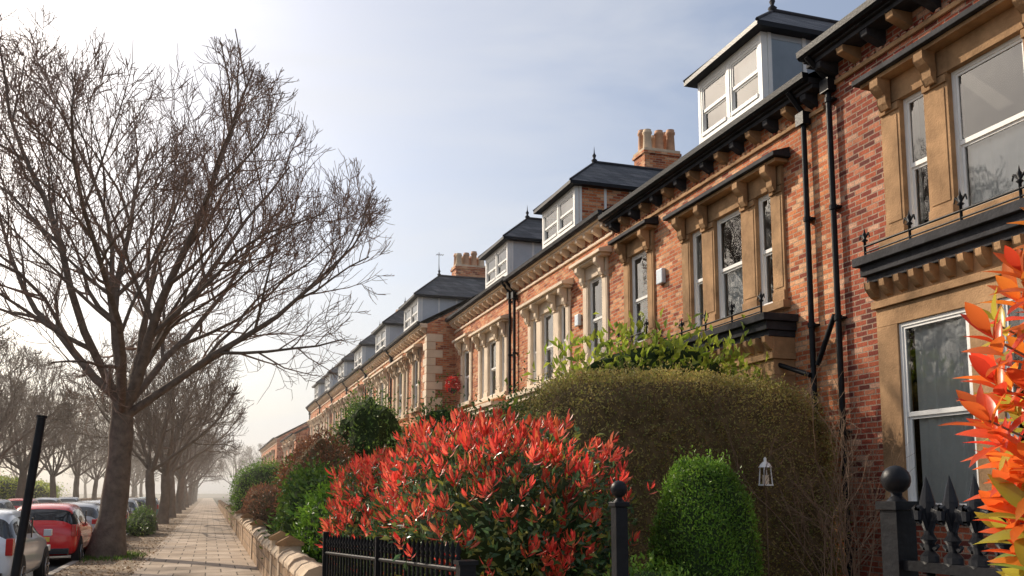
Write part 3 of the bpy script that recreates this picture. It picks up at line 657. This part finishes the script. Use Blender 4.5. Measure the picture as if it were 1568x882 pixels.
# ------------------------------------------------------------ cars
def car(name,x,y,paint,L=4.1,Wd=1.74,Hh=1.48,rot=0):
    hw=Wd/2;e=empty(name)
    S=[(0,.42,.72,.80,.80,.62),(.04,.30,.86,.98,.93,.70),(.16,.24,.93,1.02,.98,.70),(.55,.22,.97,1.38,1.,.70),(.95,.22,.97,1.46,1.,.71),(1.6,.22,.96,1.48,1.,.72),(2.2,.22,.95,1.46,1.,.72),(2.65,.22,.93,1.34,1.,.70),(3.2,.22,.90,.99,1.,.74),(3.65,.24,.84,.90,.97,.74),(3.95,.28,.72,.76,.90,.70),(4.1,.36,.56,.60,.76,.6)]
    V=[];F=[];Mi=[]
    for (yy,zb,zl,zt,w,wt) in S:
        yy=yy*L/4.1;k=Hh/1.48;w*=hw;wt*=hw
        sec=[(0,zb),(w*.8,zb),(w*.97,zb+.08),(w,(zb+zl)/2),(w*.985,zl-.05),(w*.95,zl),(wt+.03,zt-.07),(wt*.9,zt-.01),(wt*.5,zt+.015),(0,zt+.02)]
        full=sec+[(-a,b) for a,b in sec[-2:0:-1]]
        V+=[(a,yy,b*k) for a,b in full]
    n=18
    for i in range(len(S)-1):
        for j in range(n):
            F.append((i*n+j,i*n+(j+1)%n,(i+1)*n+(j+1)%n,(i+1)*n+j))
            g=0
            if j in(5,12) and 2<=i<=7: g=1
            if i in(2,7) and j in(6,7,8,9,10,11): g=1
            Mi.append(g)
    F.append(tuple(range(n-1,-1,-1)));Mi.append(0);F.append(tuple((len(S)-1)*n+j for j in range(n)));Mi.append(0)
    me=bpy.data.meshes.new('body');me.from_pydata(V,[],F);me.materials.append(M[paint]);me.materials.append(M['carglass'])
    me.polygons.foreach_set('material_index',Mi);me.polygons.foreach_set('use_smooth',[True]*len(F));me.update()
    o=bpy.data.objects.new('body',me);C.objects.link(o);o.parent=e
    s=o.modifiers.new('s','SUBSURF');s.levels=2;s.render_levels=2
    m=MB()
    for yw in(.72*L/4.1,3.28*L/4.1):
        for sx in(-1,1):
            m.tube((sx*(hw-.16),yw,.32),(sx*(hw+.004),yw,.32),.385,.385,'tyre',24)
            m.tube((sx*(hw-.16),yw,.31),(sx*(hw+.02),yw,.31),.31,.30,'tyre',24)
            m.tube((sx*(hw-.1),yw,.31),(sx*(hw+.03),yw,.31),.2,.19,'hub',20)
            for q in range(5):
                a=q*2*math.pi/5+.3;m.tube((sx*(hw+.032),yw,.31),(sx*(hw+.032),yw+.17*math.cos(a),.31+.17*math.sin(a)),.02,.02,'c_black',5)
    m.build('wheels',e)
    m=MB()
    for sx in(-1,1):
        m.box(sx*hw*.93-.09,sx*hw*.93+.06 if sx<0 else sx*hw*.93+.02,-.0,.2,.72,1.0,'redlamp')
        m.box(sx*(hw*.78)-.16,sx*(hw*.78)+.16,L-.32,L-.1,.58,.70,'white')
        m.box(sx*(hw+.09)-.08,sx*(hw+.09)+.06,2.72*L/4.1,2.85*L/4.1,.93,1.06,paint)
        m.box(sx*hw*.985-.012,sx*hw*.985+.012,1.55*L/4.1-.03,1.55*L/4.1+.03,.95,1.32,'c_black')
    m.box(-.26,.26,-.02,.03,.60,.71,'plate')
    m.box(-hw*.8,hw*.8,-.03,.1,.30,.44,'c_black')
    m.build('lights_and_trim',e,.02)
    e.location=(x,y,-.12);e.rotation_euler=(0,0,rot);
    return e
car('parked_car',-3.92,17.4,'c_white',L=4.0)
car('parked_car',-3.85,24.6,'c_red',L=3.9,Hh=1.5)
for x,y,k in((-3.9,30.2,'c_silver'),(-4,35.6,'c_white'),(-4,41,'c_blue'),(-4,47,'c_silver'),(-3.95,54,'c_black'),(-3.9,64,'c_teal')): car('parked_car',x,y,k)
for i,(y,k) in enumerate([(27,'c_silver'),(33,'c_white'),(39.5,'c_blue'),(46,'c_silver'),(53,'c_red'),(61,'c_white'),(70,'c_silver')]): car('parked_car',-9.4,y,k)
r=np.random.default_rng(5)
for k in range(14): put([tm2,tm3][k%2],-60+9*k+r.uniform(-3,3),205+r.uniform(-15,25),k,1.1)
# haze: a real, thin scattering medium down the street
m,nt,o=newmat('haze');v=N(nt,'VolumeScatter');v.inputs['Density'].default_value=.0015;v.inputs['Anisotropy'].default_value=.6;v.inputs['Color'].default_value=(1,.95,.88,1)
nt.links.new(v.outputs[0],o.inputs['Volume']);M['haze']=m
mb=MB();mb.box(-150,150,24,420,-.3,17,'haze');mb.build('haze')
# ------------------------------------------------------------ light / world / camera
az=math.radians(-33);el=math.radians(31)
D=Vector((math.sin(az)*math.cos(el),math.cos(az)*math.cos(el),math.sin(el)))
l=bpy.data.lights.new('sun','SUN');l.energy=5.;l.angle=math.radians(.55);l.color=(1,.87,.70)
so=bpy.data.objects.new('sun',l);C.objects.link(so);so.rotation_euler=D.to_track_quat('Z','Y').to_euler()
w=bpy.data.worlds.new('World');bpy.context.scene.world=w;w.use_nodes=True;nt=w.node_tree;nt.nodes.clear();L=nt.links
sky=N(nt,'TexSky');sky.sky_type='NISHITA';sky.sun_disc=False;sky.sun_elevation=el;sky.sun_rotation=az;sky.dust_density=4.;sky.air_density=1.;sky.ozone_density=2.
bg=N(nt,'Background');bg.inputs[1].default_value=.15;ow=N(nt,'OutputWorld')
tc=N(nt,'TexCoord');mp=N(nt,'Mapping');mp.inputs['Scale'].default_value=(1,1,3.2);mp.inputs['Rotation'].default_value=(.25,.15,.5);L.new(tc.outputs['Generated'],mp.inputs[0])
cn=N(nt,'TexNoise');cn.inputs['Scale'].default_value=1.9;cn.inputs['Detail'].default_value=8;cn.inputs['Roughness'].default_value=.52;cn.inputs['Distortion'].default_value=.7;L.new(mp.outputs[0],cn.inputs['Vector'])
cr=ramp(nt,[(.38,(.15,)*3),(.68,(.72,)*3)]);L.new(cn.outputs['Fac'],cr.inputs[0])
mx=N(nt,'MixRGB');L.new(cr.outputs[0],mx.inputs[0]);L.new(sky.outputs[0],mx.inputs[1]);mx.inputs[2].default_value=(5.6,5.65,5.8,1)
L.new(mx.outputs[0],bg.inputs[0]);L.new(bg.outputs[0],ow.inputs[0])
cd=bpy.data.cameras.new('camera');cam=bpy.data.objects.new('camera',cd);C.objects.link(cam)
cam.location=(0,0,1.65);cam.rotation_euler=(math.radians(97.1),0,-math.atan(.3289))
cd.sensor_width=36;cd.lens=1400/1568*36;cd.shift_y=139/1568;cd.clip_start=.05;cd.clip_end=3000
sc=bpy.context.scene;sc.camera=cam
sc.view_settings.view_transform='Standard';sc.view_settings.look='None';sc.view_settings.exposure=0
